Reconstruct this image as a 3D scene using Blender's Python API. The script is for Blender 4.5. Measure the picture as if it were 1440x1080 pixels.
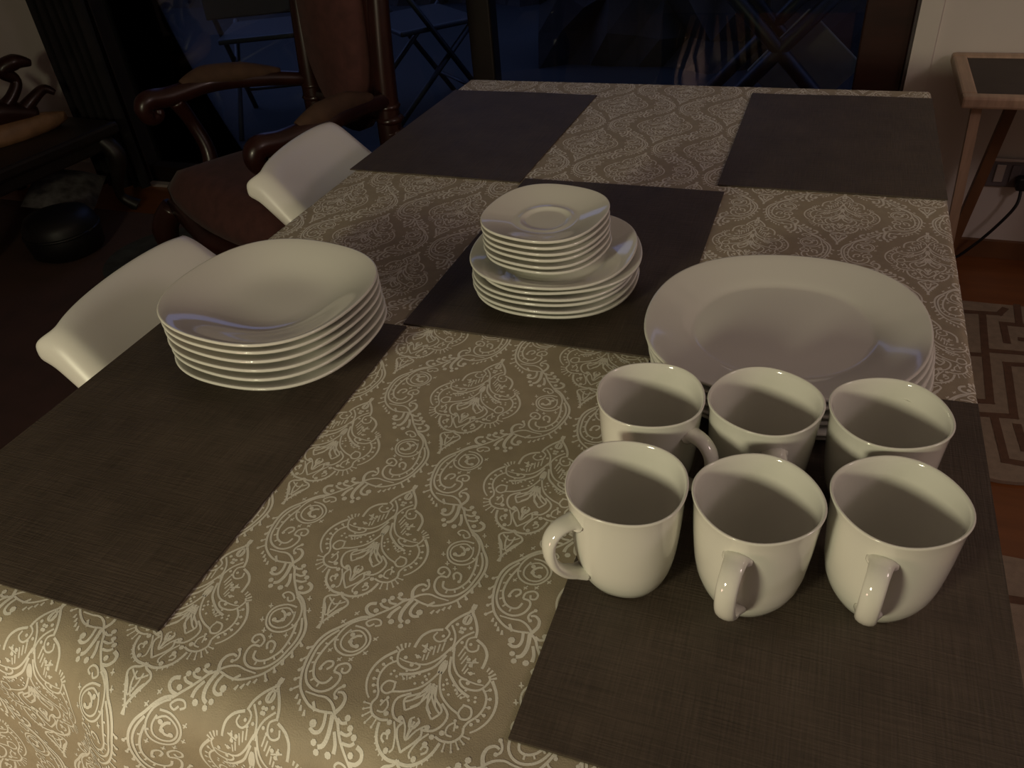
import bpy, bmesh, math, random
from math import sin, cos, pi, radians, sqrt, atan2
from mathutils import Vector, Matrix
random.seed(7)
for o in list(bpy.data.objects): bpy.data.objects.remove(o)
SC = bpy.context.scene
COL = SC.collection
# ------------------------------------------------------------------ camera
cam = bpy.data.cameras.new('camera'); cam.sensor_width = 36.0; cam.lens = 1119.0/1440*36
cam.clip_start = .02; cam.clip_end = 100
camo = bpy.data.objects.new('camera', cam); COL.objects.link(camo)
FW = Vector((-.3183, .7389, -.5941)).normalized(); RT = Vector((.937, .342, -.077))
RT = (RT-FW*RT.dot(FW)).normalized(); UP = RT.cross(FW)
m = Matrix((RT, UP, -FW)).transposed().to_4x4(); m.translation = (0, 0, 1.2553)
camo.matrix_world = m
SC.camera = camo
# ------------------------------------------------------------------ world: the last blue of dusk
W = bpy.data.worlds.new('dusk'); SC.world = W; W.use_nodes = True
bg = W.node_tree.nodes['Background']
bg.inputs[0].default_value = (.30, .40, .95, 1); bg.inputs[1].default_value = .80
# ------------------------------------------------------------------ room lamps (behind and beside the photographer) and an added drape light
def lamp(name, loc, watts, col, rad):
    l = bpy.data.lights.new(name, 'POINT'); l.energy = watts; l.color = col; l.shadow_soft_size = rad
    o = bpy.data.objects.new(name, l); COL.objects.link(o); o.location = loc
    return o
def spot(name, loc, aim, watts, col, rad, deg, blend=.8):
    l = bpy.data.lights.new(name, 'SPOT'); l.energy = watts; l.color = col; l.shadow_soft_size = rad
    l.spot_size = radians(deg); l.spot_blend = blend
    o = bpy.data.objects.new(name, l); COL.objects.link(o); o.location = loc
    o.rotation_euler = (Vector(aim)-Vector(loc)).to_track_quat('-Z', 'Y').to_euler()
    return o
spot('hall_lamp_light', (-.80, -1.10, 1.34), (-.40, .60, .76), 53.0, (1, .92, .62), .13, 128, 1.0)
spot('drape_fill_light', (-.95, -.85, .55), (-.35, .15, .60), 9.0, (1, .60, .46), .12, 80)  # added unseen light to brighten the cloth's front drape
lamp('room_lamp_light', (1.8, .45, 1.85), 16.0, (1, .78, .74), .2)
vs = SC.view_settings
SC.display_settings.display_device = 'sRGB'
vs.view_transform = 'Standard'; vs.look = 'None'; vs.exposure = 0.0; vs.gamma = 1.0; vs.use_curve_mapping = False
SC.cycles.use_denoising = True
SC.cycles.max_bounces = 8
# ------------------------------------------------------------------ materials
MATS = {}
def mat(name, col, rough=.6, metal=0, spec=.5, var=.0, vscale=20, bump=0, bscale=200, stretch=(1, 1, 1), coat=0, col2=None, sheen=0):
    if name in MATS: return MATS[name]
    M = bpy.data.materials.new(name); M.use_nodes = True; N = M.node_tree.nodes; L = M.node_tree.links
    b = N['Principled BSDF']
    b.inputs['Base Color'].default_value = (*col, 1); b.inputs['Roughness'].default_value = rough
    b.inputs['Metallic'].default_value = metal; b.inputs['Specular IOR Level'].default_value = spec
    b.inputs['Coat Weight'].default_value = coat; b.inputs['Sheen Weight'].default_value = sheen
    tc = N.new('ShaderNodeTexCoord'); mp = N.new('ShaderNodeMapping'); mp.inputs['Scale'].default_value = stretch
    L.new(tc.outputs['Object'], mp.inputs['Vector'])
    if var or col2:
        n = N.new('ShaderNodeTexNoise'); n.inputs['Scale'].default_value = vscale; n.inputs['Detail'].default_value = 4
        L.new(mp.outputs[0], n.inputs['Vector'])
        r = N.new('ShaderNodeValToRGB'); r.color_ramp.elements[0].position = .3; r.color_ramp.elements[1].position = .7
        c2 = col2 if col2 else tuple(min(1, c*(1+var)) for c in col)
        c1 = col if col2 else tuple(c*(1-var) for c in col)
        r.color_ramp.elements[0].color = (*c1, 1); r.color_ramp.elements[1].color = (*c2, 1)
        L.new(n.outputs['Fac'], r.inputs[0]); L.new(r.outputs[0], b.inputs['Base Color'])
    if bump:
        n2 = N.new('ShaderNodeTexNoise'); n2.inputs['Scale'].default_value = bscale; n2.inputs['Detail'].default_value = 3
        L.new(mp.outputs[0], n2.inputs['Vector'])
        bp = N.new('ShaderNodeBump'); bp.inputs['Strength'].default_value = bump; bp.inputs['Distance'].default_value = .002
        L.new(n2.outputs['Fac'], bp.inputs['Height']); L.new(bp.outputs[0], b.inputs['Normal'])
    MATS[name] = M
    return M
def weave_mat(name, c1, c2, step=.0016):
    """coarse woven cloth: slubby threads running both ways"""
    M = bpy.data.materials.new(name); M.use_nodes = True; N = M.node_tree.nodes; L = M.node_tree.links
    b = N['Principled BSDF']; b.inputs['Roughness'].default_value = .6; b.inputs['Specular IOR Level'].default_value = .5
    tc = N.new('ShaderNodeTexCoord')
    hs = []
    for st in ((14, 420, 1), (420, 14, 1)):
        mp = N.new('ShaderNodeMapping'); mp.inputs['Scale'].default_value = st; L.new(tc.outputs['Object'], mp.inputs[0])
        n = N.new('ShaderNodeTexNoise'); n.inputs['Scale'].default_value = 1.5; n.inputs['Detail'].default_value = 2
        L.new(mp.outputs[0], n.inputs['Vector']); hs.append(n.outputs['Fac'])
    big = N.new('ShaderNodeTexNoise'); big.inputs['Scale'].default_value = 14; big.inputs['Detail'].default_value = 3
    L.new(tc.outputs['Object'], big.inputs['Vector'])
    ad = N.new('ShaderNodeMath'); ad.operation = 'ADD'; L.new(hs[0], ad.inputs[0]); L.new(hs[1], ad.inputs[1])
    ad2 = N.new('ShaderNodeMath'); ad2.operation = 'ADD'; L.new(ad.outputs[0], ad2.inputs[0]); L.new(big.outputs['Fac'], ad2.inputs[1])
    mr = N.new('ShaderNodeMapRange'); mr.inputs[1].default_value = 1.05; mr.inputs[2].default_value = 1.95
    L.new(ad2.outputs[0], mr.inputs[0])
    mx = N.new('ShaderNodeMix'); mx.data_type = 'RGBA'
    mx.inputs[6].default_value = (*c1, 1); mx.inputs[7].default_value = (*c2, 1)
    L.new(mr.outputs[0], mx.inputs[0]); L.new(mx.outputs[2], b.inputs['Base Color'])
    bp = N.new('ShaderNodeBump'); bp.inputs['Strength'].default_value = .5; bp.inputs['Distance'].default_value = .001
    L.new(ad.outputs[0], bp.inputs['Height']); L.new(bp.outputs[0], b.inputs['Normal'])
    MATS[name] = M
    return M
def glass_mat(name):
    M = bpy.data.materials.new(name); M.use_nodes = True; N = M.node_tree.nodes; L = M.node_tree.links
    N.remove(N['Principled BSDF'])
    t = N.new('ShaderNodeBsdfTransparent'); t.inputs[0].default_value = (.86, .9, .9, 1)
    g = N.new('ShaderNodeBsdfGlossy'); g.inputs['Roughness'].default_value = .01
    f = N.new('ShaderNodeFresnel'); f.inputs[0].default_value = 1.45
    x = N.new('ShaderNodeMixShader'); L.new(f.outputs[0], x.inputs[0]); L.new(t.outputs[0], x.inputs[1]); L.new(g.outputs[0], x.inputs[2])
    L.new(x.outputs[0], N['Material Output'].inputs['Surface'])
    MATS[name] = M
    return M
porcelain = mat('porcelain', (.80, .79, .72), .09, spec=.5, coat=.3)
plastic = mat('white_plastic', (.84, .83, .77), .32)
cloth_m = mat('taupe_cloth', (.385, .325, .225), .62, var=.07, vscale=60, bump=.25, bscale=900)
print_m = mat('silver_thread', (.80, .77, .67), .5, var=.06, vscale=90, bump=.2, bscale=900)
mat_m = weave_mat('brown_weave', (.040, .029, .020), (.100, .074, .054))
wall_m = mat('wall_paint', (.72, .67, .62), .8, var=.03, vscale=3, bump=.08, bscale=60)
trim_m = mat('white_trim', (.74, .70, .64), .45)
ceil_m = mat('ceiling_paint', (.8, .78, .74), .9)
floor_m = mat('floor_wood', (.17, .055, .014), .3, col2=(.25, .085, .022), vscale=3, stretch=(1, 9, 1))
darkwood = mat('dark_wood', (.030, .008, .005), .4, var=.3, vscale=6, stretch=(1, 1, 6))
blackwood = mat('black_wood', (.012, .007, .005), .45, var=.3, vscale=8)
mahog = mat('mahogany', (.026, .0065, .004), .33, var=.3, vscale=9, coat=.1)
honey = mat('honey_wood', (.45, .31, .215), .4, var=.15, vscale=8, stretch=(9, 1, 1))
legwood = mat('brown_leg_wood', (.17, .075, .03), .5, var=.2, vscale=8)
uphol = mat('burgundy_velvet', (.085, .030, .026), .9, var=.2, vscale=30, sheen=.04)
armtan = mat('tan_velvet', (.075, .038, .02), .85, var=.2, vscale=30)
rug_m = mat('rug_beige', (.30, .235, .17), .95, var=.12, vscale=60, bump=.5, bscale=500)
rugline = mat('rug_brown', (.13, .07, .042), .95, var=.15, vscale=60, bump=.5, bscale=500)
greenrug = mat('rug_green', (.075, .078, .06), .95, col2=(.03, .025, .018), vscale=14)
maroon = mat('shade_maroon', (.10, .047, .034), .95, col2=(.075, .038, .027), vscale=9)  # shade on the left floor is put into this colour
greyplate = mat('outlet_grey', (.16, .14, .15), .3)
silverp = mat('outlet_silver', (.55, .50, .48), .3, metal=.3)
blackrub = mat('black_rubber', (.01, .009, .01), .5)
glass = glass_mat('door_glass')
stone = mat('patio_stone', (.0075, .0078, .008), .9, var=.12, vscale=5)  # near black: the dark outdoors is put into the colour
iron = mat('black_iron', (.008, .008, .009), .5)
hedge_m = mat('hedge_dark', (.022, .016, .012), .9, var=.3, vscale=12)  # brownish tone stands in for the room's reflection in the door glass
beige = mat('beige_canvas', (.20, .16, .10), .9, var=.1)
floral = mat('floral_cloth', (.16, .15, .14), .9, col2=(.035, .03, .03), vscale=22)
curtain_m = mat('dark_curtain', (.014, .012, .012), .95, var=.3, vscale=10)
poufm = mat('black_leather', (.006, .005, .005), .5)
tray_in = mat('tray_inlay', (.055, .042, .038), .7, var=.1)
tanbase = mat('tan_carving', (.26, .14, .07), .5, var=.25, vscale=20)
# ------------------------------------------------------------------ mesh helpers
def mk(name, V, F, M, parent=None, smooth=False, loc=None):
    me = bpy.data.meshes.new(name); me.from_pydata([tuple(v) for v in V], [], F); me.update()
    bm = bmesh.new(); bm.from_mesh(me); bmesh.ops.recalc_face_normals(bm, faces=bm.faces); bm.to_mesh(me); bm.free()
    if smooth: me.polygons.foreach_set('use_smooth', [True]*len(me.polygons))
    me.materials.append(M)
    o = bpy.data.objects.new(name, me); COL.objects.link(o)
    if parent is not None: o.parent = parent
    if loc is not None: o.location = loc
    return o
class MB:
    def __init__(s): s.V = []; s.F = []
    def add(s, V, F):
        k = len(s.V); s.V += [tuple(v) for v in V]; s.F += [tuple(i+k for i in f) for f in F]
    def box(s, a, b, bev=0.0):
        (x0, y0, z0), (x1, y1, z1) = a, b
        if bev <= 0:
            V = [(x, y, z) for x in (x0, x1) for y in (y0, y1) for z in (z0, z1)]
            s.add(V, [(0, 1, 3, 2), (4, 6, 7, 5), (0, 4, 5, 1), (2, 3, 7, 6), (0, 2, 6, 4), (1, 5, 7, 3)]); return s
        bm = bmesh.new(); bmesh.ops.create_cube(bm, size=1)
        for v in bm.verts: v.co = Vector(((x0+x1)/2+v.co.x*(x1-x0), (y0+y1)/2+v.co.y*(y1-y0), (z0+z1)/2+v.co.z*(z1-z0)))
        bmesh.ops.bevel(bm, geom=bm.edges[:]+bm.verts[:], offset=bev, segments=2, affect='EDGES', profile=.5)
        bm.verts.index_update(); s.add([v.co.copy() for v in bm.verts], [[v.index for v in f.verts] for f in bm.faces]); bm.free(); return s
    def tube(s, pts, rad, n=10, flat=1.0, up=(0, 0, 1), caps=True):
        """swept round/flattened section along pts; rad number or list"""
        P = [Vector(p) for p in pts]; R = rad if isinstance(rad, (list, tuple)) else [rad]*len(P)
        V = []; F = []; prev = None
        for i, p in enumerate(P):
            t = (P[min(i+1, len(P)-1)]-P[max(i-1, 0)]).normalized()
            a = prev if prev is not None else Vector(up)
            a = a-t*a.dot(t)
            if a.length < 1e-4: a = t.orthogonal()
            a.normalize(); prev = a; b = t.cross(a)
            for k in range(n):
                q = 2*pi*k/n; V.append(p+a*cos(q)*R[i]+b*sin(q)*R[i]*flat)
        for i in range(len(P)-1):
            for k in range(n):
                F.append((i*n+k, i*n+(k+1) % n, (i+1)*n+(k+1) % n, (i+1)*n+k))
        if caps: F.append(tuple(range(n))[::-1]); F.append(tuple(range((len(P)-1)*n, len(P)*n)))
        s.add(V, F); return s
    def lathe(s, prof, n=24, c=(0, 0, 0)):
        V = []; F = []
        for r, z in prof:
            for k in range(n): V.append((c[0]+r*cos(2*pi*k/n), c[1]+r*sin(2*pi*k/n), c[2]+z))
        for i in range(len(prof)-1):
            for k in range(n): F.append((i*n+k, i*n+(k+1) % n, (i+1)*n+(k+1) % n, (i+1)*n+k))
        F.append(tuple(range(n))); F.append(tuple(range((len(prof)-1)*n, len(prof)*n)))
        s.add(V, F); return s
    def ball(s, c, r, n=10, sc=(1, 1, 1)):
        bm = bmesh.new(); bmesh.ops.create_uvsphere(bm, u_segments=n, v_segments=max(5, n*2//3), radius=1)
        bm.verts.index_update(); s.add([(c[0]+v.co.x*r*sc[0], c[1]+v.co.y*r*sc[1], c[2]+v.co.z*r*sc[2]) for v in bm.verts], [[v.index for v in f.verts] for f in bm.faces]); bm.free(); return s
    def out(s, name, M, parent=None, smooth=False, loc=None): return mk(name, s.V, s.F, M, parent, smooth, loc)
def spline(P, k=6):
    P = [Vector(p) for p in P]; out = []
    for i in range(len(P)-1):
        p0, p1, p2, p3 = P[max(i-1, 0)], P[i], P[i+1], P[min(i+2, len(P)-1)]
        for j in range(k):
            t = j/k
            out.append(.5*((2*p1)+(p2-p0)*t+(2*p0-5*p1+4*p2-p3)*t*t+(3*p1-p0-3*p2+p3)*t**3))
    out.append(P[-1]); return out
def lerp_list(L, n):
    return [L[min(int(i*(len(L)-1)/(n-1)), len(L)-2)]+(L[min(int(i*(len(L)-1)/(n-1)), len(L)-2)+1]-L[min(int(i*(len(L)-1)/(n-1)), len(L)-2)])*((i*(len(L)-1)/(n-1))-min(int(i*(len(L)-1)/(n-1)), len(L)-2)) for i in range(n)]
def thing(name, label, cat, loc=(0, 0, 0), rz=0, group=None):
    o = bpy.data.objects.new(name, None); COL.objects.link(o); o.location = loc; o.rotation_euler = (0, 0, rz)
    o.empty_display_size = .05
    return tag(o, label, cat, group)
def tag(o, label, cat, group=None, kind=None):
    o['label'] = label; o['category'] = cat
    if group: o['group'] = group
    if kind: o['kind'] = kind
    return o
def struct(o, label=None):
    o['kind'] = 'structure'
    if label: o['label'] = label
    return o
def shade(o, ang=40):
    """smooth shading with sharp edges kept"""
    me = o.data; me.polygons.foreach_set('use_smooth', [True]*len(me.polygons))
    bm = bmesh.new(); bm.from_mesh(me)
    for e in bm.edges:
        e.smooth = not (len(e.link_faces) == 2 and e.calc_face_angle(0) > radians(ang))
    bm.to_mesh(me); bm.free(); return o
# ================================================================== the room
WY = 2.55            # inner face of the wall with the glass doors
XL, XR, YF, ZC = -4.2, 2.6, -3.2, 2.5
DX0, DX1, DZ = -2.88, .20, 2.06
def sbox(name, a, b, M, label=None): return struct(MB().box(a, b).out(name, M), label)
sbox('floor', (XL, YF, -.1), (XR, WY+.2, 0), floor_m, 'reddish brown polished wooden floor')
sbox('ceiling', (XL, YF, ZC), (XR, WY+.2, ZC+.1), ceil_m, 'pale painted ceiling')
sbox('wall_left', (XL-.15, YF, 0), (XL, WY+.2, ZC), wall_m, 'white painted wall far on the left')
sbox('wall_right', (XR, YF, 0), (XR+.15, WY+.2, ZC), wall_m, 'white painted wall far on the right')
sbox('wall_front', (XL, YF-.15, 0), (XR, YF, ZC), wall_m, 'white painted wall behind the photographer')
wb = MB().box((DX1, WY, 0), (XR, WY+.2, ZC)).box((XL, WY, 0), (DX0, WY+.2, ZC)).box((DX0, WY, DZ), (DX1, WY+.2, ZC)).out('wall_back', wall_m)
struct(wb, 'off-white painted wall around the dark glass doors')
sbox('baseboard_back', (DX1+.062, WY-.016, 0), (XR, WY, .055), legwood, 'brown wooden baseboard under the white wall')
sbox('baseboard_left', (XL, WY-.014, 0), (DX0-.04, WY, .09), trim_m, 'pale baseboard left of the glass doors')
sbox('trim_1', (DX1, WY-.012, 0), (DX1+.055, WY, DZ+.05), trim_m, 'white upright trim beside the dark door stile')
# ------------------------------------------------------------------ sliding glass doors
door = bpy.data.objects.new('door_1', None); COL.objects.link(door); struct(door, 'dark wooden framed sliding glass doors at dusk')
def dbox(n, a, b, M): return MB().box(a, b, .004 if M is not glass else 0).out(n, M, door)
dbox('stile', (.065, WY+.02, 0), (.192, WY+.10, DZ), darkwood)
dbox('jamb', (.192, WY+.005, 0), (.2, WY+.2, DZ), greyplate)
dbox('stile', (-1.16, WY+.06, 0), (-1.08, WY+.13, DZ), blackwood)
dbox('stile', (-2.88, WY+.02, 0), (-2.73, WY+.13, DZ), blackwood)
dbox('top_rail_sky_block', (-2.73, WY+.03, DZ-.30), (.065, WY+.12, DZ), blackwood)  # out of view, made extra deep to block sky reflections in the plates
dbox('bottom_rail', (-2.73, WY+.03, 0), (-1.16, WY+.12, .075), blackwood)
dbox('bottom_rail', (-1.08, WY+.03, 0), (.065, WY+.12, .11), blackwood)
dbox('glass_pane', (-1.08, WY+.07, .11), (.065, WY+.076, DZ-.30), glass)
dbox('glass_pane', (-2.73, WY+.09, .075), (-1.16, WY+.096, DZ-.30), glass)
MB().box((-2.73, WY-.012, .0), (-.2, WY+.02, .012)).out('floor_track', silverp, door)
# dark curtain drawn aside at the left end of the doors
V = []; F = []; n = 60
for i in range(n+1):
    u = i/n
    for j, z in enumerate((.03, .5, 1.0, 1.6, 2.2)):
        V.append((-2.93+.27*u, WY-.075+.028*sin(u*38)+.006*sin(z*5+u*9), z))
for i in range(n):
    for j in range(4): F.append((i*5+j, (i+1)*5+j, (i+1)*5+j+1, i*5+j+1))
cu = mk('curtain', V, F, curtain_m, smooth=True); so = cu.modifiers.new('thick', 'SOLIDIFY'); so.thickness = .004
tag(cu, 'long black curtain hanging drawn aside left of the glass doors', 'curtain')
rod = MB().tube([(-3.3, WY-.075, 2.23), (.4, WY-.075, 2.23)], .014).out('curtain_rod', blackwood, smooth=True)
for x in (-3.2, .3): MB().tube([(x, WY-.075, 2.23), (x, WY+.005, 2.23)], .009).out('bracket', blackwood, rod)
tag(rod, 'black rod above the glass doors carrying the curtain', 'curtain rod')
# ------------------------------------------------------------------ outside
sbox('patio_floor', (-7, WY+.2, -.14), (4, 9, -.04), stone, 'stone patio outside the glass doors, coloured near black for dusk')
def hedge(name, x0, x1, y, h, label):
    V = []; F = []; nx = 40; nz = 14; random.seed(3)
    for i in range(nx+1):
        for j in range(nz+1):
            V.append((x0+(x1-x0)*i/nx, y+random.uniform(-.1, .1), -.05+h*j/nz+random.uniform(-.04, .04)*(j > 0)))
    for i in range(nx+1):
        V.append((x0+(x1-x0)*i/nx, y+.7, h))
        V.append((x0+(x1-x0)*i/nx, y+.7, -.05))
    b0 = (nx+1)*(nz+1)
    for i in range(nx):
        for j in range(nz): F.append((i*(nz+1)+j, (i+1)*(nz+1)+j, (i+1)*(nz+1)+j+1, i*(nz+1)+j+1))
        F.append((i*(nz+1)+nz, (i+1)*(nz+1)+nz, b0+2*(i+1), b0+2*i)); F.append((b0+2*i, b0+2*i+2, b0+2*i+3, b0+2*i+1))
    return tag(mk(name, V, F, hedge_m), label, 'hedge')
hedge('hedge', -7, -1.6, 6.2, 2.6, 'dark clipped hedge across the patio, left half')
hedge('hedge', -1.6, 4, 4.6, 2.6, 'added dark mass standing in for gloom outside the right-hand door')  # added close by to darken the view through the right door
def folding_chair(loc, rz, label, cloth):
    t = thing('patio_chair', label, 'chair', loc, rz, 'folding chairs on the patio')
    for sx in (-.24, .24):
        MB().tube([(sx, .28, 0), (sx, -.24, .78)], .014, 8).out('leg', iron, t, True)
        MB().tube([(sx*.9, -.28, 0), (sx*.9, .24, .46)], .014, 8).out('leg', iron, t, True)
    MB().tube([(-.24, .2, .12), (.24, .2, .12)], .01, 8).out('stretcher', iron, t, True)
    MB().box((-.23, -.17, .43), (.23, .24, .455), .008).out('seat', cloth, t)
    MB().box((-.23, -.26, .56), (.23, -.235, .80), .008).out('backrest', cloth, t)
    return t
folding_chair((-2.65, 3.55, -.04), radians(25), 'dark folding chair on the patio outside the left door', iron)
folding_chair((-1.95, 3.75, -.04), radians(-40), 'dark folding chair on the patio behind the red armchair', iron)
# folding stand with crossed legs and a beige canvas panel
t = thing('folding_stand', 'black cross-legged stand with beige canvas outside the right door', 'stand', (-.22, 3.45, -.04), radians(8))
for sy in (-.2, .2):
    MB().tube([(-.42, sy, 0), (.38, sy, .86)], .028, 8).out('leg', iron, t, True)
    MB().tube([(.42, sy, 0), (-.38, sy, .86)], .028, 8).out('leg', iron, t, True)
MB().box((-.40, -.22, .86), (.42, .22, .885), .006).out('top', iron, t)
cp_ = MB().box((-.16, -.012, -.16), (.16, .012, .16), .006).out('canvas_panel', beige, t, loc=(.13, .12, .30)); cp_.rotation_euler = (0, radians(43), 0)
# ------------------------------------------------------------------ rugs and the dark floor sheet
def rug(name, x0, x1, y0, y1, label, lines, wav=0):
    V = []; F = []; n = 60; H = .010
    for i in range(n+1):
        x = x0+(x1-x0)*i/n; e = wav*abs(sin(x*17))
        V += [(x, y0-e, 0.001), (x, y0-e, H), (x, y1, H), (x, y1, 0.001)]
    for i in range(n):
        for a, b in ((0, 1), (1, 2), (2, 3), (3, 0)): F.append((i*4+a, i*4+b, i*4+4+b, i*4+4+a))
    F += [(0, 1, 2, 3), (n*4+3, n*4+2, n*4+1, n*4)]
    mats = [rug_m, rugline]; idx = [0]*len(F)
    q_ = 0
    for L in lines:
        for (ax, ay), (bx, by) in zip(L, L[1:]):
            d = Vector((bx-ax, by-ay)); l = d.length; d /= l; p = Vector((-d.y, d.x))*.009; e = d*.009
            k = len(V); q_ += 1; H = .010+q_*8e-6
            V += [(ax-e.x+p.x, ay-e.y+p.y, H+.0007), (bx+e.x+p.x, by+e.y+p.y, H+.0007), (bx+e.x-p.x, by+e.y-p.y, H+.0007), (ax-e.x-p.x, ay-e.y-p.y, H+.0007)]
            F.append((k, k+3, k+2, k+1)); idx.append(1)
    o = mk(name, V, F, rug_m); o.data.materials.append(rugline)
    o.data.polygons.foreach_set('material_index', idx)
    return tag(o, label, 'rug')
RL = [[(.451, 2.174), (.529, 2.181), (.544, 2.209)], [(.487, 2.166), (.478, 1.987), (.60, 1.996)], [(.478, 1.987), (.469, 1.762), (.41, 1.752)], [(.40, 1.957), (.476, 1.963)], [(.533, 2.041), (.533, 2.131), (.62, 2.134)], [(.578, 2.235), (.572, 2.135)], [(.60, 1.945), (.522, 1.934), (.514, 1.716), (.40, 1.70)], [(.472, 1.705), (.479, 1.55), (.58, 1.545)], [(.517, 1.68), (.522, 1.60), (.58, 1.60)], [(.57, 2.06), (.64, 2.06)]]
def keyrep(L, dxs): return [[(x+dx, y) for x, y in l] for dx in dxs for l in L]
rug('rug', .20, 1.95, 1.50, 2.235, 'beige rug with brown angular maze lines below the white wall', keyrep(RL, [0, .44, .88]), .018)
rug('rug', .20, 1.95, .35, 1.262, 'second beige maze rug on the right, nearest the camera', [[(x+dx, y-1.02) for x, y in l] for dx in (0, .44, .88) for l in RL])
cp = MB().box((-3.5, -1.2, .0008), (-.86, 2.28, .0062)).out('shade_sheet', maroon)  # added sheet; its dark colour stands in for shade on the wooden floor
tag(cp, 'dark maroon sheet standing in for shade on the floor left of the table', 'shade_sheet')
V = []; F = []
n = 40
for k in range(n):
    q = 2*pi*k/n; V += [(-2.10+.28*cos(q), 1.98+.25*sin(q), .0066), (-2.10+.28*cos(q), 1.98+.25*sin(q), .0125)]
F = [tuple(range(1, 2*n, 2)), tuple(range(0, 2*n, 2))]+[(2*k, (2*k+2) % (2*n), (2*k+3) % (2*n), 2*k+1) for k in range(n)]
tag(mk('rug', V, F, greenrug), 'small dim grey-green oval rug left of the red armchair', 'rug')
# ------------------------------------------------------------------ wall outlet, plug and cord
ou = thing('wall_outlet', 'dark grey wall outlet with silver edge under the tray table', 'outlet', (.535, WY, .268))
MB().box((-.066, -.012, -.042), (.066, 0, .042), .004).out('plate', greyplate, ou)
MB().box((-.064, -.016, .034), (.064, -.008, .044), .003).out('top_edge', silverp, ou)
for x in (-.036, .004, .042): MB().box((x-.012, -.017, -.026), (x+.012, -.010, .026), .002).out('module', silverp if x < 0 else greyplate, ou)
cd = thing('power_cord', 'black power cord hanging from the outlet to the floor', 'cord', (.56, WY-.02, .25))
MB().box((-.016, -.03, -.02), (.016, .001, .02), .006).out('plug', blackrub, cd)
MB().tube(spline([(0, -.02, -.015), (-.005, -.04, -.06), (-.045, -.05, -.13), (-.09, -.05, -.195), (-.13, -.05, -.235), (-.20, -.05, -.2455), (-.32, -.06, -.2455)], 8), .0045, 8).out('cable', blackrub, cd, True)
# ------------------------------------------------------------------ tray table by the wall
tt = thing('tray_table', 'small light wood tray table with dark inset top by the wall', 'table', (.585, 2.335, 0))
w, d, h = .285, .195, .60
MB().box((-w+.035, -d+.035, h-.016), (w-.035, d-.035, h-.004)).out('top_inlay', tray_in, tt)
for a, b in (((-w, -d, h-.026), (w, -d+.035, h+.002)), ((-w, d-.035, h-.026), (w, d, h+.002)), ((-w, -d+.035, h-.026), (-w+.035, d-.035, h+.002)), ((w-.035, -d+.035, h-.026), (w, d-.035, h+.002))):
    MB().box(a, b, .006).out('top_edge', honey, tt)
for sx in (-1, 1):
    MB().tube([(sx*.245, -d+.045, h-.026), (sx*.215, -d+.045, .0108)], .016, 4, up=(1, 1, 0)).out('leg', honey, tt)
    MB().tube([(sx*.115, d-.10, h-.026), (sx*.185, d-.10, 0)], .019, 4, up=(1, 1, 0)).out('leg', legwood, tt)
MB().box((-.13, d-.045, h-.05), (.13, d-.03, h-.026)).out('apron', legwood, tt)
# ------------------------------------------------------------------ red armchair
ac = thing('armchair', 'antique carved wooden armchair with burgundy seat and tall back', 'armchair', (-1.382, 1.846, .0065), radians(153.9))
# seat cushion: domed trapezoid
V = []; F = []; n = 14
def seatpt(u, v):
    y = -.17+.46*v; hw = .19+.11*v; x = (2*u-1)*hw
    y += .03*sin(pi*u)*v
    e = min(u, 1-u, v, 1-v); z = .40+.065*min(1, (e*9))**.5+.02*sin(pi*u)*sin(pi*v)
    return (x, y, z)
for i in range(n+1):
    for j in range(n+1): V.append(seatpt(i/n, j/n))
for i in range(n+1):
    for j in range(n+1): x, y, z = seatpt(i/n, j/n); V.append((x, y, .36))
N2 = (n+1)**2
for i in range(n):
    for j in range(n):
        q = (i*(n+1)+j, (i+1)*(n+1)+j, (i+1)*(n+1)+j+1, i*(n+1)+j+1); F.append(q); F.append(tuple(k+N2 for k in q[::-1]))
for i in range(n):
    for a, b in ((i*(n+1), (i+1)*(n+1)), (i*(n+1)+n, (i+1)*(n+1)+n), (i, i+1), (n*(n+1)+i, n*(n+1)+i+1)): F.append((a, b, b+N2, a+N2))
mk('seat', V, F, uphol, ac, True)
fr = MB(); fr.tube([(-.19, -.17, .335), (-.30, .29, .335), (0, .325, .33), (.30, .29, .335), (.19, -.17, .335), (-.19, -.17, .335)], .030, 8); fr.out('seat_frame', mahog, ac, True)
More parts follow.
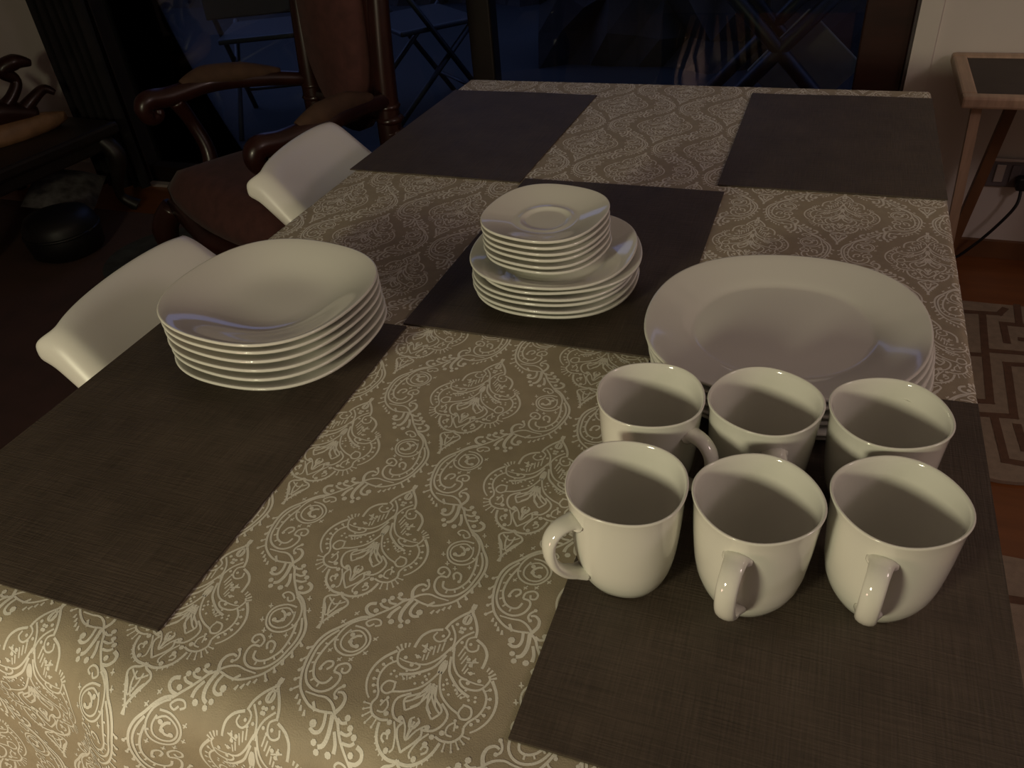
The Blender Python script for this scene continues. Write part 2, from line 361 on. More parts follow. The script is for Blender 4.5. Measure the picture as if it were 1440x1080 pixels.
for sx in (-1, 1):
    MB().tube(spline([(sx*.30, .29, .34), (sx*.335, .325, .27), (sx*.325, .32, .16), (sx*.305, .30, .07), (sx*.33, .335, .0)]), lerp_list([.034, .040, .026, .018, .026], 25), 10).out('leg', mahog, ac, True)
    post = [(sx*.185, -.25, 0), (sx*.188, -.205, .2), (sx*.19, -.19, .40), (sx*.192, -.195, .62), (sx*.198, -.22, .9), (sx*.205, -.25, 1.16)]
    MB().tube(spline(post), lerp_list([.022, .026, .030, .034, .030, .026, .030], 31), 10).out('back_post', mahog, ac, True)
    for z, rr in ((.52, .037), (.555, .040), (.59, .036), (1.18, .042)): MB().ball((sx*(.192 if z < 1 else .205), -.195 if z < 1 else -.255, z), rr, 10, (1, 1, .45)).out('turned_ring', mahog, ac, True)
    arm = spline([(sx*.195, -.19, .607), (sx*.245, -.08, .628), (sx*.305, .06, .642), (sx*.315, .19, .635), (sx*.314, .255, .640), (sx*.313, .275, .62), (sx*.312, .265, .595), (sx*.312, .24, .595), (sx*.312, .235, .612)], 6)
    A = MB().tube(arm, lerp_list([.020, .022, .026, .028, .028, .026, .022, .017, .012], len(arm)), 10).out('arm', mahog, ac, True)
    MB().tube(spline([(sx*.232, -.12, .638), (sx*.268, -.02, .658), (sx*.308, .08, .664), (sx*.315, .15, .655)]), lerp_list([.012, .028, .030, .014], 19), 10, flat=.9).out('arm_pad', armtan, A, True)
    MB().tube(spline([(sx*.285, .16, .36), (sx*.305, .135, .46), (sx*.325, .15, .55), (sx*.315, .18, .62)]), lerp_list([.030, .022, .020, .024], 19), 8).out('arm_support', mahog, ac, True)
# back cushion with rounded lower end
def backpanel(grow, y0, y1, dome):
    out = []
    for k in range(40):
        q = 2*pi*k/40; c, s = cos(q), sin(q)
        x = (.148+grow)*math.copysign(abs(c)**.55, c); z = .86+(.34+grow)*math.copysign(abs(s)**.6, s)
        if z < .70: x *= 1-.35*((.70-z)/.18)**1.5 if z > .52 else .6
        out.append((x, z))
    V = [(x, y0-.09*(z-.5)*.5, z) for x, z in out]
    V += [(x, y1-.09*(z-.5)*.5, z) for x, z in out]
    V += [(x*.8, y1+dome-.09*(z-.5)*.5, .86+(z-.86)*.85) for x, z in out]
    V.append((0, y1+dome*1.2-.016, .86)); F = []
    for r in (0, 1):
        for k in range(40): F.append((r*40+k, r*40+(k+1) % 40, r*40+40+(k+1) % 40, r*40+40+k))
    for k in range(40): F.append((80+k, 80+(k+1) % 40, 120))
    F.append(tuple(range(40))); return V, F
V, F = backpanel(.03, -.225, -.185, .0); mk('back_frame', V, F, mahog, ac, True)
V, F = backpanel(.0, -.19, -.175, .03); mk('back_cushion', V, F, uphol, ac, True)
MB().tube([(-.19, -.2, .56), (.19, -.2, .56)], .022, 8).out('back_rail', mahog, ac, True)
MB().tube([(-.205, -.25, 1.17), (-.11, -.265, 1.24), (0, -.265, 1.27), (.11, -.265, 1.24), (.205, -.25, 1.17)], .03, 8).out('crest_rail', mahog, ac, True)
# ------------------------------------------------------------------ low carved table on the left, with what lies on and under it
lt = thing('low_table', 'low black carved wooden table against the left wall', 'table', (-3.02, 2.03, .0064), radians(-6))
MB().box((-.40, -.42, .30), (.40, .38, .345), .012).out('table_top', blackwood, lt)
MB().box((-.36, -.38, .245), (.36, .34, .30), .008).out('apron', blackwood, lt)
for sx in (-1, 1):
    for sy, y in ((-1, -.36), (1, .32)):
        MB().tube(spline([(sx*.34, y, .29), (sx*.375, y+sy*.02, .22), (sx*.35, y, .12), (sx*.335, y, .05), (sx*.375, y+sy*.03, .0)]), lerp_list([.034, .038, .024, .018, .03], 25), 8).out('leg', blackwood, lt, True)
cv = thing('wood_carving', 'reddish carved wooden sculpture of curling branches on low table', 'sculpture', (-2.92, 2.03, .3516), radians(62))
V = []; F = []; n = 24
for zi, (z, s) in enumerate(((0, .93), (.02, 1), (.05, .98), (.066, .8))):
    for k in range(n):
        q = 2*pi*k/n; r = 1+.08*sin(3*q+zi)
        V.append((.30*s*r*cos(q), .075*s*r*sin(q), z))
for i in range(3):
    for k in range(n): F.append((i*n+k, i*n+(k+1) % n, (i+1)*n+(k+1) % n, (i+1)*n+k))
F += [tuple(range(n)), tuple(range(3*n, 4*n))]
mk('base', V, F, tanbase, cv, True)
def branch(P, R): MB().tube(spline(P), lerp_list(R, (len(P)-1)*6+1), 8).out('branch', mahog, cv, True)
branch([(-.22, 0, .05), (-.16, .01, .10), (-.05, 0, .11), (.10, 0, .10), (.22, 0, .06)], [.03, .05, .055, .05, .03])
branch([(.05, 0, .10), (.02, .01, .17), (-.03, .01, .22), (-.10, 0, .25), (-.16, 0, .22)], [.035, .022, .022, .025, .012])
branch([(.10, 0, .10), (.16, 0, .14), (.20, .01, .19), (.17, .01, .235), (.22, 0, .255), (.27, 0, .24)], [.03, .022, .02, .03, .028, .012])
branch([(.17, 0, .08), (.23, 0, .12), (.28, .01, .14), (.31, 0, .12)], [.03, .022, .018, .01])
branch([(-.12, 0, .10), (-.15, .02, .18), (-.20, .02, .24), (-.24, 0, .20)], [.035, .028, .024, .012])
branch([(.09, 0, .12), (.10, -.01, .18), (.06, 0, .22)], [.025, .018, .012])
# cushion under the table
V = []; F = []; n = 12
for i in range(n+1):
    for j in range(n+1):
        u, v = i/n*2-1, j/n*2-1; t_ = max(0, (1-u*u)*(1-v*v))**.45
        V.append((.13*u, .13*v, .05*t_))
for i in range(n+1):
    for j in range(n+1):
        u, v = i/n*2-1, j/n*2-1; t_ = max(0, (1-u*u)*(1-v*v))**.45; V.append((.13*u, .13*v, -.05*t_))
N2 = (n+1)**2
for i in range(n):
    for j in range(n):
        q = (i*(n+1)+j, (i+1)*(n+1)+j, (i+1)*(n+1)+j+1, i*(n+1)+j+1); F.append(q); F.append(tuple(k+N2 for k in q[::-1]))
cs = mk('cushion', V, F, floral, None, True, (-2.84, 2.22, .105)); cs.rotation_euler = (radians(12), radians(14), radians(30))
tag(cs, 'grey and white floral cushion under the low black table', 'cushion')
pf = thing('pouf', 'round black leather pouf on the floor before the low table', 'pouf', (-2.57, 1.93, .0064))
MB().lathe([(.05, .0), (.10, .003), (.125, .02), (.132, .07), (.128, .12), (.11, .15), (.07, .162), (.02, .164)], 28).out('body', poufm, pf, True)
MB().tube([(.13*cos(2*pi*k/28), .13*sin(2*pi*k/28), .095) for k in range(29)], .006, 6).out('seam', poufm, pf, True)
# ================================================================== the dining table and its cloth
TX0, TX1, TY0, TY1, TZ = -.757, .1806, .19, 1.685, .75
dt = thing('dining_table', 'long rectangular dining table hidden under the patterned cloth', 'table', ((TX0+TX1)/2, (TY0+.075+TY1)/2, 0))
hx, hy = (TX1-TX0)/2, (TY1-TY0-.075)/2
MB().box((-hx+.006, -hy+.012, TZ-.04), (hx-.006, hy-.006, TZ-.0025), .006).out('table_top', blackwood, dt)
for sx in (-1, 1):
    for sy in (-1, 1):
        MB().tube([(sx*(hx-.08), sy*(hy-.09), TZ-.04), (sx*(hx-.08), sy*(hy-.09), 0)], [.045, .03], 4, up=(1, 1, 0)).out('leg', blackwood, dt)
MB().box((-hx+.07, -hy+.08, TZ-.12), (hx-.07, hy-.08, TZ-.04)).out('apron', blackwood, dt)
# cloth: flat sheet coordinates (u, v) -> draped point
DROP = .27
def edge1(t, r):
    """distance t past the edge line (t<0 inside): returns (outward, down) for a fold of radius r starting r*0.6 inside"""
    s = t+r*.9
    if s <= 0: return t, 0.0
    a = s/r
    if a < pi/2: return -r*.9+r*sin(a), r*(1-cos(a))
    return r*.1, r+(s-r*pi/2)
def drape(u, v, lift=0.0):
    # near edge is soft and slightly wavy, the others are crisp
    wob = .006*sin(u*21+1.0)+.004*sin(u*47)
    near = TY0+.012+wob
    x, y, z = u, v, TZ
    cx = TX0 if u < (TX0+TX1)/2 else TX1
    dx = (TX0-u) if cx == TX0 else (u-TX1)
    o, dn1 = edge1(dx, .010)
    x = TX0-o if cx == TX0 else TX1+o
    fl = 0.0
    if v < (TY0+TY1)/2:
        o, dn2 = edge1(near-v, .042); y = near-o
        fl = .035*(dn2/.3)+(.005*sin(u*26+.6)+.002*sin(u*55))*min(1, dn2/.08)
        y -= fl
    else:
        o, dn2 = edge1(v-TY1, .008); y = TY1+o+.02*dn2
    if cx == TX0: x -= .03*dn1
    else: x += .03*dn1
    z = TZ-max(dn1, dn2)-.15*min(dn1, dn2)
    return Vector((x, y, z))
def drape_n(u, v):
    e = .0015
    n = (drape(u+e, v)-drape(u-e, v)).cross(drape(u, v+e)-drape(u, v-e))
    return n.normalized() if n.length > 1e-12 else Vector((0, 0, 1))
def steps(a, b, fine, coarse, edges):
    out = [a]; x = a
    while x < b-1e-6:
        d = coarse
        for e in edges:
            if abs(x-e) < .07: d = fine
        x = min(b, x+d); out.append(x)
    return out
U = steps(TX0-DROP, TX1+DROP, .003, .008, [TX0, TX1]); Vv = steps(TY0-.36, TY1+DROP, .003, .012, [TY0, TY1, TY0-.05])
V = []; F = []; IDX = []
for u in U:
    for v in Vv: V.append(drape(u, v))
nv = len(Vv)
for i in range(len(U)-1):
    for j in range(nv-1): F.append((i*nv+j, (i+1)*nv+j, (i+1)*nv+j+1, i*nv+j+1)); IDX.append(0)
# woven damask figure, one unit in tenths of a millimetre: medallion over its tip at (0,0), scrolling vines about the tip
THICK = 1.3
LINES=[(17,17,[7,1652,5,1596,-64,1510,-109,1434,-125,1368]),(17,17,[-140,1358,-216,1322,-266,1260,-277,1190,-276,1144]),(19,10,[-385,1078,-442,1011,-480,934,-490,848,-473,772,-434,706,-393,668]),(13,13,[-348,1108,-369,1072,-344,1002,-300,969,-218,963,-169,993,-170,1021,-212,1027]),(9,14,[-369,1086,-409,1109]),(9,14,[-359,1104,-388,1138]),(9,14,[-340,1118,-358,1158]),(9,14,[-320,1132,-327,1170]),(14,14,[-339,687,-352,631,-310,570,-237,552,-182,566]),(9,9,[-352,631,-406,628]),(9,9,[-340,610,-388,583]),(9,9,[-323,588,-369,539]),(9,9,[-302,567,-332,503]),(9,9,[-264,555,-274,490]),(17,17,[-234,535,-220,467,-186,407,-130,363,-71,343,-5,344]),(8,8,[-208,447,-227,443]),(8,8,[-194,416,-209,405]),(8,8,[-172,389,-181,371]),(8,8,[-146,369,-151,347]),(8,8,[-112,352,-111,329]),(13,13,[-344,1002,-395,950,-413,875,-396,799,-353,734,-339,687]),(8,8,[-400,1007,-368,984]),(8,8,[-428,941,-400,934]),(8,8,[-446,880,-416,873]),(8,8,[-436,815,-407,820]),(8,8,[-413,766,-385,776]),(13,13,[8,1010,-7,1070,6,1119,21,1063,13,1011]),(15,8,[-10,1238,-58,1122,-125,1047,-198,1025,-287,1018,-342,1027]),(15,18,[-20,1164,-57,1053,-116,991,-192,938,-280,907]),(13,13,[-9,1008,-43,922,-95,851,-181,795,-256,768,-292,740,-336,751,-351,788,-325,835,-262,839]),(12,12,[-273,835,-260,800,-261,767]),(8,8,[-228,884,-252,903]),(8,8,[-186,902,-180,928]),(8,8,[-202,883,-219,915]),(10,10,[-190,1169,-233,1183]),(10,10,[-190,1169,-200,1209]),(10,10,[-190,1169,-146,1155]),(10,10,[-190,1169,-200,1130]),(10,10,[-215,1082,-244,1093]),(10,10,[-215,1082,-189,1084]),(10,10,[-134,1210,-115,1131]),(10,10,[-106,1234,-93,1159]),(10,10,[-78,1258,-68,1182]),(10,10,[-155,1145,-147,1078]),(10,10,[-179,1116,-168,1063]),(13,13,[-94,1416,-34,1347,-7,1268,-12,1202]),(12,12,[14,1591,10,1466,-25,1470,-26,1516,11,1551]),(12,12,[-122,1376,-80,1346,-82,1293,-115,1253,-156,1254,-182,1281,-170,1323]),(13,13,[9,920,-57,825,-133,766,-141,725,-103,668]),(11,11,[-103,668,-59,709,-18,774,2,859]),(11,11,[12,901,-8,803,-39,741,-80,701]),(11,11,[17,903,24,814,30,740,67,703]),(12,12,[23,918,56,826,88,760,143,723]),(11,11,[4,892,-38,812,-95,753]),(14,14,[-120,800,-195,738,-195,661,-149,596,-77,578]),(13,13,[-69,587,-90,537,-61,475,1,403]),(11,11,[-31,631,-9,566,5,481,43,560,89,612]),(10,10,[-5,616,12,561,37,618,10,646]),(11,11,[-135,570,-91,501,-62,416,-82,385]),(12,12,[-143,428,-172,448,-171,478,-139,477,-130,451]),(11,11,[-287,641,-269,699,-234,660,-243,606,-291,602]),(15,15,[14,358,-29,319,-79,302,-105,268,-85,218,-48,150,-7,70,9,-5]),(12,12,[-31,285,-25,206,13,123,49,183,81,225]),(11,11,[-76,286,-32,252,9,234]),(8,8,[-63,177,-82,174]),(8,8,[-42,136,-62,130]),(8,8,[-21,96,-40,87]),(8,8,[-6,62,-22,49]),(19,14,[-344,223,-280,197,-215,134,-167,67,-108,-3,-74,-80,-66,-159,-74,-251,-94,-333,-122,-408,-169,-485,-238,-543,-316,-582,-396,-588,-489,-571]),(15,15,[-173,38,-120,-52,-98,-149,-108,-254,-128,-348,-182,-428,-261,-466,-334,-459,-389,-411,-407,-340,-386,-296,-331,-291]),(15,15,[-184,-20,-155,-133,-151,-252,-175,-323,-218,-379,-278,-402,-325,-385,-342,-332]),(12,12,[-160,-100,-134,-100]),(12,12,[-151,-184,-121,-199]),(12,12,[-153,-264,-127,-281]),(12,12,[-179,-328,-154,-353]),(12,12,[-223,-384,-204,-411]),(12,12,[-276,-405,-274,-439]),(12,12,[-192,-49,-218,-40]),(15,15,[-215,-290,-232,-236,-276,-220,-293,-251,-266,-293]),(14,14,[-331,-291,-332,-235,-387,-198,-430,-221,-426,-266,-389,-275,-376,-241]),(13,13,[-271,112,-359,111,-433,63,-456,0,-438,-67,-390,-123,-315,-142,-240,-118,-195,-59,-191,23,-222,109,-283,171,-332,199]),(12,12,[-257,47,-325,83,-391,58,-427,9,-419,-52,-372,-99,-304,-104,-249,-68,-236,-1,-261,73]),(17,17,[-380,-52,-336,-52,-305,-9,-336,35,-373,45]),(8,8,[-500,50,-464,62]),(8,8,[-495,82,-473,37]),(8,8,[-488,-84,-452,-72]),(8,8,[-482,-53,-461,-96]),(8,8,[-412,-165,-376,-154]),(8,8,[-406,-135,-385,-178]),(8,8,[-328,-194,-294,-183]),(8,8,[-322,-164,-303,-206]),(8,8,[-218,-147,-184,-136]),(8,8,[-212,-117,-193,-160]),(8,8,[-239,210,-203,222]),(8,8,[-233,242,-213,196]),(8,8,[-177,109,-141,121]),(8,8,[-170,141,-151,96]),(13,13,[-418,157,-456,183,-431,218,-379,212,-338,168,-374,142,-404,175]),(24,14,[-509,-562,-534,-505,-525,-447,-484,-416,-447,-426]),(14,14,[-458,-468,-433,-446,-436,-406,-464,-369]),(17,10,[-516,-575,-460,-518,-390,-489,-316,-497,-219,-497]),(17,14,[-491,-567,-554,-610,-592,-671,-642,-735,-695,-792,-748,-849]),(17,17,[-544,-590,-584,-607,-624,-592]),(17,17,[-598,-661,-653,-664,-683,-636]),(17,17,[-638,-718,-697,-714,-728,-689]),(20,24,[-717,-816,-775,-807,-810,-768,-799,-724,-752,-705]),(26,24,[-499,-580,-517,-653,-522,-718,-507,-775,-471,-797]),(18,22,[-447,-585,-464,-651,-454,-703,-414,-721,-376,-703]),(18,24,[-557,-670,-593,-742,-598,-799]),(17,17,[-362,-601,-328,-557,-317,-546]),(20,10,[-300,-655,-288,-615]),(20,10,[-260,-633,-247,-594]),(20,10,[-225,-599,-218,-560]),(20,10,[-186,-570,-181,-532]),(13,13,[-61,-154,-29,-180]),(13,13,[-71,-242,-42,-286]),(13,13,[-89,-328,-76,-363]),(13,13,[-123,-405,-92,-438]),(13,13,[-153,-475,-111,-520]),(13,13,[-66,-207,-76,-264]),(13,13,[-79,-295,-94,-333])]
DOTS=[(8,-406,628),(8,-388,583),(8,-369,539),(8,-332,503),(8,-274,490),(11,-400,1007),(11,-428,941),(11,-446,880),(11,-436,815),(11,-413,766),(11,-379,725),(9,-335,888),(9,-287,884),(9,-228,884),(9,-188,905),(9,-325,919),(9,-237,949),(9,-166,926),(9,-137,957),(9,-90,953),(9,-71,979),(9,-134,877),(9,-83,901),(9,-67,934),(13,-215,1082),(13,-299,1046),(13,-199,1181),(13,-153,1182),(13,-186,1142),(13,-227,1005),(12,-8,1382),(12,-13,1414),(12,-57,1436),(11,-114,1305),(11,-45,1299),(11,-84,1271),(16,-163,554),(16,-142,494),(16,-108,388),(16,-216,603),(16,-104,605),(10,-295,677),(10,-264,714),(9,12,171),(13,-220,-300),(16,-295,34),(16,-377,-47),(16,-311,-26),(9,-482,56),(9,-470,-78),(9,-394,-160),(9,-311,-188),(9,-201,-141),(9,-221,216),(9,-159,115),(13,-465,-368),(13,-458,-468),(18,-614,-565),(18,-661,-618),(18,-711,-662),(18,-724,-767),(18,-436,-779),(18,-470,-832),(22,-388,-673),(20,-559,-821),(12,-29,-180),(12,-42,-286),(12,-76,-363),(12,-92,-438),(12,-111,-520)]
def smooth2(pts, k=3):
    if len(pts) < 3: return pts
    out = []
    for i in range(len(pts)-1):
        p0, p1, p2, p3 = pts[max(i-1, 0)], pts[i], pts[i+1], pts[min(i+2, len(pts)-1)]
        for j in range(k):
            t = j/k
            out.append(tuple(.5*(2*b+(c-a)*t+(2*a-5*b+4*c-d)*t*t+(3*b-a-3*c+d)*t**3) for a, b, c, d in zip(p0, p1, p2, p3)))
    out.append(pts[-1]); return out
UV = []; UF = []; UZ = []         # unit mesh in flat metres; threads cross at slightly different heights
for LI, (w0, w1, L) in enumerate(LINES):
    P = smooth2([(L[i]*1e-4, L[i+1]*1e-4) for i in range(0, len(L), 2)])
    n = len(P); k0 = len(UV)
    for i, (x, y) in enumerate(P):
        a, b = P[max(i-1, 0)], P[min(i+1, n-1)]
        dx, dy = b[0]-a[0], b[1]-a[1]; l = math.hypot(dx, dy) or 1
        w = (w0+(w1-w0)*i/(n-1))*.5e-4*THICK
        UV += [(x-dy/l*w, y+dx/l*w), (x+dy/l*w, y-dx/l*w)]; UZ += [LI*.7e-6]*2
    for i in range(n-1): UF.append((k0+2*i, k0+2*i+1, k0+2*i+3, k0+2*i+2))
for DI, (r, x, y) in enumerate(DOTS):
    UZ += [9e-5+DI*.7e-6]*7
    k0 = len(UV)
    for k in range(7): UV.append((x*1e-4+r*1e-4*THICK*cos(k*2*pi/7), y*1e-4+r*1e-4*THICK*sin(k*2*pi/7)))
    UF.append(tuple(range(k0, k0+7)))
ux, uy = .1078, .2112
th = radians(-2.0); ct, st_ = cos(th), sin(th)
BX, BY = -.303-.006, .294
for i in range(-8, 9):
    for j in range(-3, 10):
        ox = i*ux; oy = j*uy+(.5*uy if i % 2 else 0)
        cx, cy = BX+ox*ct-oy*st_, BY+ox*st_+oy*ct
        if cx < TX0-DROP-.05 or cx > TX1+.24 or cy < TY0-.46 or cy > TY1+.2: continue
        if cx < TX0-.12 or cx > TX1+.12 or cy > TY1+.05: continue
        for mir in (1, -1):
            k0 = len(V); ok = []
            for (x, y), zz in zip(UV, UZ):
                zz += 1e-6*(mir > 0)
                X, Y = x*mir, y
                u = cx+X*ct-Y*st_; v = cy+X*st_+Y*ct
                ok.append(TX0-.2 < u < TX1+.2 and TY0-.35 < v < TY1+.15)
                if TX0+.015 < u < TX1-.015 and TY0+.08 < v < TY1-.015: V.append((u, v, TZ+.00012+zz))
                else: V.append(drape(u, v)+drape_n(u, v)*(.00016+zz))
            for f in UF:
                if all(ok[q] for q in f):
                    F.append(tuple(q+k0 for q in (f if mir == 1 else f[::-1]))); IDX.append(1)
me = bpy.data.meshes.new('tablecloth'); me.from_pydata([tuple(v) for v in V], [], F); me.update()
me.materials.append(cloth_m); me.materials.append(print_m)
me.polygons.foreach_set('material_index', IDX); me.polygons.foreach_set('use_smooth', [True]*len(F))
tc = bpy.data.objects.new('tablecloth', me); COL.objects.link(tc)
tag(tc, 'taupe tablecloth with pale damask medallions covering the long table', 'tablecloth')
# ------------------------------------------------------------------ place mats
def place_mat(x, y, a, label):
    w, d, z0, z1 = .3171/2, .45/2, .0006, .0022
    V = []; F = []; n = 24; m_ = 16
    def ht(u, v): return .0005*(1+sin(u*7+x*9)*sin(v*5+y*4))
    for i in range(n+1):
        for j in range(m_+1):
            u, v = i/n, j/m_; V.append(((2*u-1)*w, (2*v-1)*d, z1+ht(u, v)))
    for i in range(n+1):
        for j in range(m_+1):
            u, v = i/n, j/m_; V.append(((2*u-1)*w, (2*v-1)*d, z0))
    N2 = (n+1)*(m_+1)
    for i in range(n):
        for j in range(m_):
            q = (i*(m_+1)+j, (i+1)*(m_+1)+j, (i+1)*(m_+1)+j+1, i*(m_+1)+j+1); F.append(q); F.append(tuple(k+N2 for k in q[::-1]))
    for i in range(n):
        for a_ in (i*(m_+1), i*(m_+1)+m_): F.append((a_, a_+m_+1, a_+m_+1+N2, a_+N2))
    for j in range(m_):
        for a_ in (j, n*(m_+1)+j): F.append((a_, a_+1, a_+1+N2, a_+N2))
    o = mk('place_mat', V, F, mat_m, loc=(x, y, TZ)); o.rotation_euler = (0, 0, a)
    return tag(o, label, 'place mat', 'brown place mats on the table')
place_mat(-.590, .477, .0076, 'dark brown woven place mat under the soup plates, near left')
place_mat(-.600, 1.370, -.0155, 'empty dark brown place mat at the far left table corner')
place_mat(-.282, .934, .0019, 'dark brown place mat mid table under the saucers and dessert plates')
place_mat(.021, 1.409, .0007, 'empty dark brown place mat at the far right table corner')
place_mat(.021, .479, .0054, 'dark brown place mat near right under the six mugs')
MT = TZ+.0034
# ------------------------------------------------------------------ porcelain plates
def plate_mesh(name, a, prof, e, n=96):
    """prof: list of (fraction of radius, z) upper surface from centre out, then the underside back to the foot; squarish outline"""
    V = []; F = []
    for fr_, z in prof:
        ee = e*min(1, max(0, (fr_-.15)/.7))
        for k in range(n):
            q = 2*pi*k/n; r = a*fr_*(1+ee*cos(4*q)); V.append((r*cos(q), r*sin(q), z))
    m_ = len(prof)
    for i in range(m_-1):
        for k in range(n): F.append((i*n+k, i*n+(k+1) % n, (i+1)*n+(k+1) % n, (i+1)*n+k))
    V.append((0, 0, prof[0][1])); c0 = len(V)-1; V.append((0, 0, prof[-1][1])); c1 = c0+1
    for k in range(n): F.append((k, (k+1) % n, c0)); F.append(((m_-1)*n+k, (m_-1)*n+(k+1) % n, c1))
    o = mk(name, V, F, porcelain, smooth=True); me = o.data; bpy.data.objects.remove(o); return me
def rim(up, H, th_=.0038):
    """close an upper profile with a rounded lip and an underside running down to a foot ring"""
    f, z = up[-1]
    lip = [(f+.012, z+.0002), (f+.020, z-.0012), (f+.014, z-.0030)]
    und = [(fr_, zz-th_) for fr_, zz in up[::-1] if fr_ > .52]
    foot = [(.52, .0022), (.50, .0002), (.47, .0), (.455, .0018), (.30, .0020)]
    und = [(fr_, max(zz, .0025)) for fr_, zz in und]
    return up+lip+und+foot
soup_p = rim([(.10, .0075), (.30, .0078), (.42, .0085), (.52, .0105), (.62, .0140), (.72, .0188), (.82, .0238), (.91, .0280), (.98, .0310)], .031)
flat_p = rim([(.20, .0060), (.45, .0060), (.58, .0062), (.625, .0066), (.65, .0078), (.72, .0103), (.82, .0140), (.91, .0172), (.98, .0195)], .0195)
din_p = rim([(.20, .0062), (.45, .0062), (.60, .0064), (.635, .0068), (.66, .0082), (.74, .0112), (.84, .0150), (.92, .0182), (.98, .0205)], .0205)
sauc_p = rim([(.10, .0052), (.30, .0052), (.355, .0054), (.385, .0074), (.415, .0082), (.45, .0072), (.55, .0085), (.70, .0115), (.85, .0148), (.98, .0175)], .0175)
ORD = ['lowest', 'second lowest', 'third from the bottom', 'third from the top', 'second from the top', 'topmost']
def stack(name, me, n, c, z, dz, phi, tilt, lab, group, jit):
    for k in range(n):
        o = bpy.data.objects.new(name, me); COL.objects.link(o)
        f_ = k/(n-1); jx, jy, jr = jit[k]
        tx, ty = tilt[0]*f_, tilt[1]*f_
        o.location = (c[0]+jx, c[1]+jy, z+dz*k)
        nrm = Vector((-tx, -ty, 1)).normalized()
        o.rotation_mode = 'QUATERNION'
        o.rotation_quaternion = Vector((0, 0, 1)).rotation_difference(nrm) @ Matrix.Rotation(phi+jr, 3, 'Z').to_quaternion()
        tag(o, lab % ORD[k] if '%s' in lab else lab, name.replace('_', ' ') if name != 'dinner_plate' else 'plate', group)
        if 'plate' in name: o['category'] = 'plate'
        elif name == 'saucer': o['category'] = 'saucer'
soup_me = plate_mesh('soup_plate', .1172, soup_p, .033)
dess_me = plate_mesh('dessert_plate', .1026, flat_p, .026)
dinn_me = plate_mesh('dinner_plate', .1388, din_p, .022)
sauc_me = plate_mesh('saucer', .0750, sauc_p, .035)
stack('soup_plate', soup_me, 6, (-.5545, .629), MT, .0101, .70, (-.035, -.006), 'white deep soup plate, %s of the stack on the left', 'stack of soup plates', [(.008, -.006, .05), (.005, -.003, -.03), (.003, -.002, .02), (.001, 0, -.02), (.0, .001, .02), (0, 0, 0)])
stack('dessert_plate', dess_me, 6, (-.285, .830), MT, .0078, .80, (.0, .018), 'white squarish flat plate under the saucers, %s of its stack of six', 'stack of dessert plates', [(.003, .0, .03), (.002, -.002, -.04), (.0, .001, .02), (.002, 0, 0), (.006, .003, .30), (0, 0, 0)])
stack('saucer', sauc_me, 6, (-.2915, .8245), MT+.0078*5+.0078, .0083, .60, (.004, .030), 'small white saucer with cup ring, %s of the six stacked saucers', 'stack of saucers', [(.002, .001, .02), (.001, -.001, 0), (0, .001, -.02), (.001, 0, .02), (0, 0, 0), (0, 0, 0)])
stack('dinner_plate', dinn_me, 6, (-.0085, .7185), MT, .0084, .79, (.028, -.006), 'large white squarish dinner plate behind the mugs, %s of its stack', 'stack of dinner plates', [(.006, .003, .02), (.008, -.002, -.03), (.004, .002, .02), (.005, 0, 0), (.002, 0, .02), (0, 0, 0)])
# ------------------------------------------------------------------ mugs
def mug_mesh():
    # (radius, z, squareness) outside from foot up, over the lip, then inside down
    out = [(.0235, .0000), (.0262, .0008), (.0300, .0050), (.0340, .0130), (.0372, .0230), (.0394, .0360), (.0407, .0500), (.0418, .0640), (.0425, .0780), (.0433, .0890), (.0441, .0950), (.0446, .0972)]
    lip = [(.0448, .0984), (.0444, .0992), (.0436, .0993), (.0428, .0986)]
    ins = [(.0418, .0960), (.0404, .0890), (.0392, .0780), (.0384, .0620), (.0374, .0450), (.0356, .0300), (.0322, .0170), (.0262, .0090), (.0150, .0062)]
    V = []; F = []; n = 72; P = out+lip+ins
    for r, z in P:
        sq = .018
        for k in range(n):
            q = 2*pi*k/n; rr = r*(1+sq*cos(4*q)); V.append((rr*cos(q), rr*sin(q), z))
    for i in range(len(P)-1):
        for k in range(n): F.append((i*n+k, i*n+(k+1) % n, (i+1)*n+(k+1) % n, (i+1)*n+k))
    V.append((0, 0, .0062)); V.append((0, 0, 0)); c = len(V)
    L0 = (len(P)-1)*n
    for k in range(n): F.append((L0+k, L0+(k+1) % n, c-2)); F.append((k, (k+1) % n, c-1))
    return V, F
def handle_mesh():
    pts = spline([(.0434, 0, .0800), (.0470, 0, .0818), (.0570, 0, .0800), (.0640, 0, .0720), (.0655, 0, .0600), (.0625, 0, .0460), (.0550, 0, .0340), (.0450, 0, .0270), (.0380, 0, .0238)], 5)
    R = lerp_list([.0060, .0046, .0042, .0042, .0042, .0042, .0042, .0044, .0056], len(pts))
    b = MB(); b.tube(pts, R, 14, flat=1.75, up=(0, 0, 1)); return b.V, b.F
V, F = mug_mesh(); o = mk('body', V, F, porcelain, smooth=True); mug_me = o.data; bpy.data.objects.remove(o)
V, F = handle_mesh(); o = mk('handle', V, F, porcelain, smooth=True); han_me = o.data; bpy.data.objects.remove(o)
MUGS = [(-.1003, .5169, 330, 'white mug in the back row at left, its handle turned right'),
        (-.0105, .5315, 287, 'white mug in the middle of the back row against the plates'),
        (.0812, .5395, 68, 'white mug at the right end of the back row, handle hidden'),
        (-.0951, .4113, 226, 'white mug in the front row with handle sticking out left'),
        (-.0044, .4205, 261, 'white mug in the middle of the front row, handle facing forward'),
        (.0867, .4428, 259, 'white mug at the right end of the front row, biggest in view')]
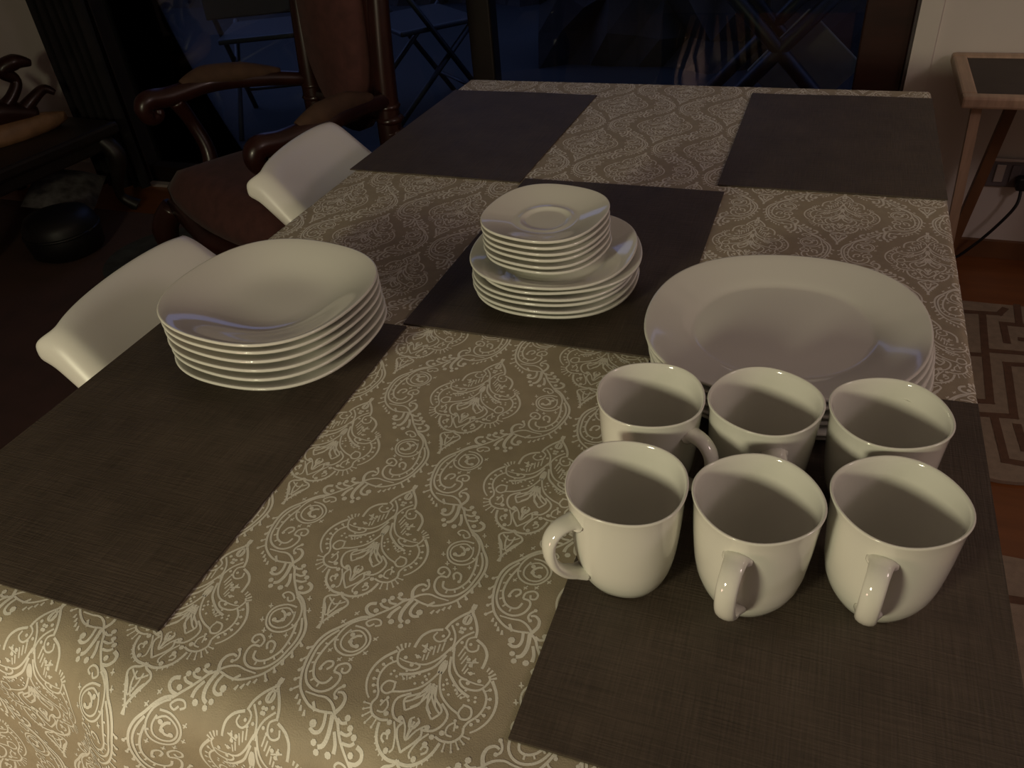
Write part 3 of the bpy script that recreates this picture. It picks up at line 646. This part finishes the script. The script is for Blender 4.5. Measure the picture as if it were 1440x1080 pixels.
for x, y, ang, lab in MUGS:
    t = thing('mug', lab, 'mug', (x, y, MT), radians(ang), 'white mugs in two rows of three')
    for nm, me_ in (('body', mug_me), ('handle', han_me)):
        c = bpy.data.objects.new(nm, me_); COL.objects.link(c); c.parent = t
# ------------------------------------------------------------------ white shell chairs pushed in on the left
def shell_mesh():
    prof = [(0.0, .755), (.022, .733), (.055, .698), (.095, .655), (.135, .605), (.170, .545), (.205, .490), (.25, .458), (.31, .442), (.40, .436), (.50, .440), (.555, .430), (.575, .405)]
    P = spline([(f, 0, z) for f, z in prof], 3)
    n = len(P); m_ = 40; V = []; F = []
    for i, p in enumerate(P):
        t = i/(n-1); d = .755-p.z
        back = max(0, 1-t/.55)
        W_ = .157+.16*min(d, .2) if t < .6 else .205
        if t > .75: W_ -= .05*((t-.75)/.25)**2
        for j in range(m_+1):
            s = sin(pi/2*(2*j/m_-1)); a = abs(s)
            drop = (.003*a**2+.046*(1-max(0, 1-a**5)**.2))*max(0, 1-d/.24) if t < .5 else 0
            lipf = max(0, (a-.80)/.20)
            wing = (.022*a**2-.030*lipf**2)*(1 if back > .15 else back/.15)
            lift = (.045*a**2.4)*min(1, max(0, (t-.45)/.2))-.03*lipf**2*min(1, max(0, (t-.45)/.2))
            rl = .012*max(0, 1-t/.06)**2
            V.append((p.x+wing-rl, s*W_, p.z-drop+lift))
    for i in range(n-1):
        for j in range(m_): F.append((i*(m_+1)+j, (i+1)*(m_+1)+j, (i+1)*(m_+1)+j+1, i*(m_+1)+j+1))
    return V, F
V, F = shell_mesh()
def shell_chair(loc, rz, label):
    t = thing('dining_chair', label, 'chair', loc, rz, 'white shell chairs along the left side')
    o = mk('shell', V, F, plastic, t, True)
    so = o.modifiers.new('thick', 'SOLIDIFY'); so.thickness = .007; so.offset = -1
    ss = o.modifiers.new('smooth', 'SUBSURF'); ss.levels = 1; ss.render_levels = 1
    MB().box((.24, -.11, .40), (.50, .11, .425), .008).out('seat_mount', blackrub, t)
    for sx in (0, 1):
        for sy in (-1, 1):
            MB().tube([(.28+.18*sx, sy*.09, .41), (.17+.36*sx, sy*.19, 0)], [.017, .011], 10).out('leg', honey, t, True)
    return t
shell_chair((-.905, .735, 0), .04, 'white moulded plastic chair beside the soup plates')
shell_chair((-.945, 1.255, 0), .05, 'white moulded plastic chair before the red armchair')
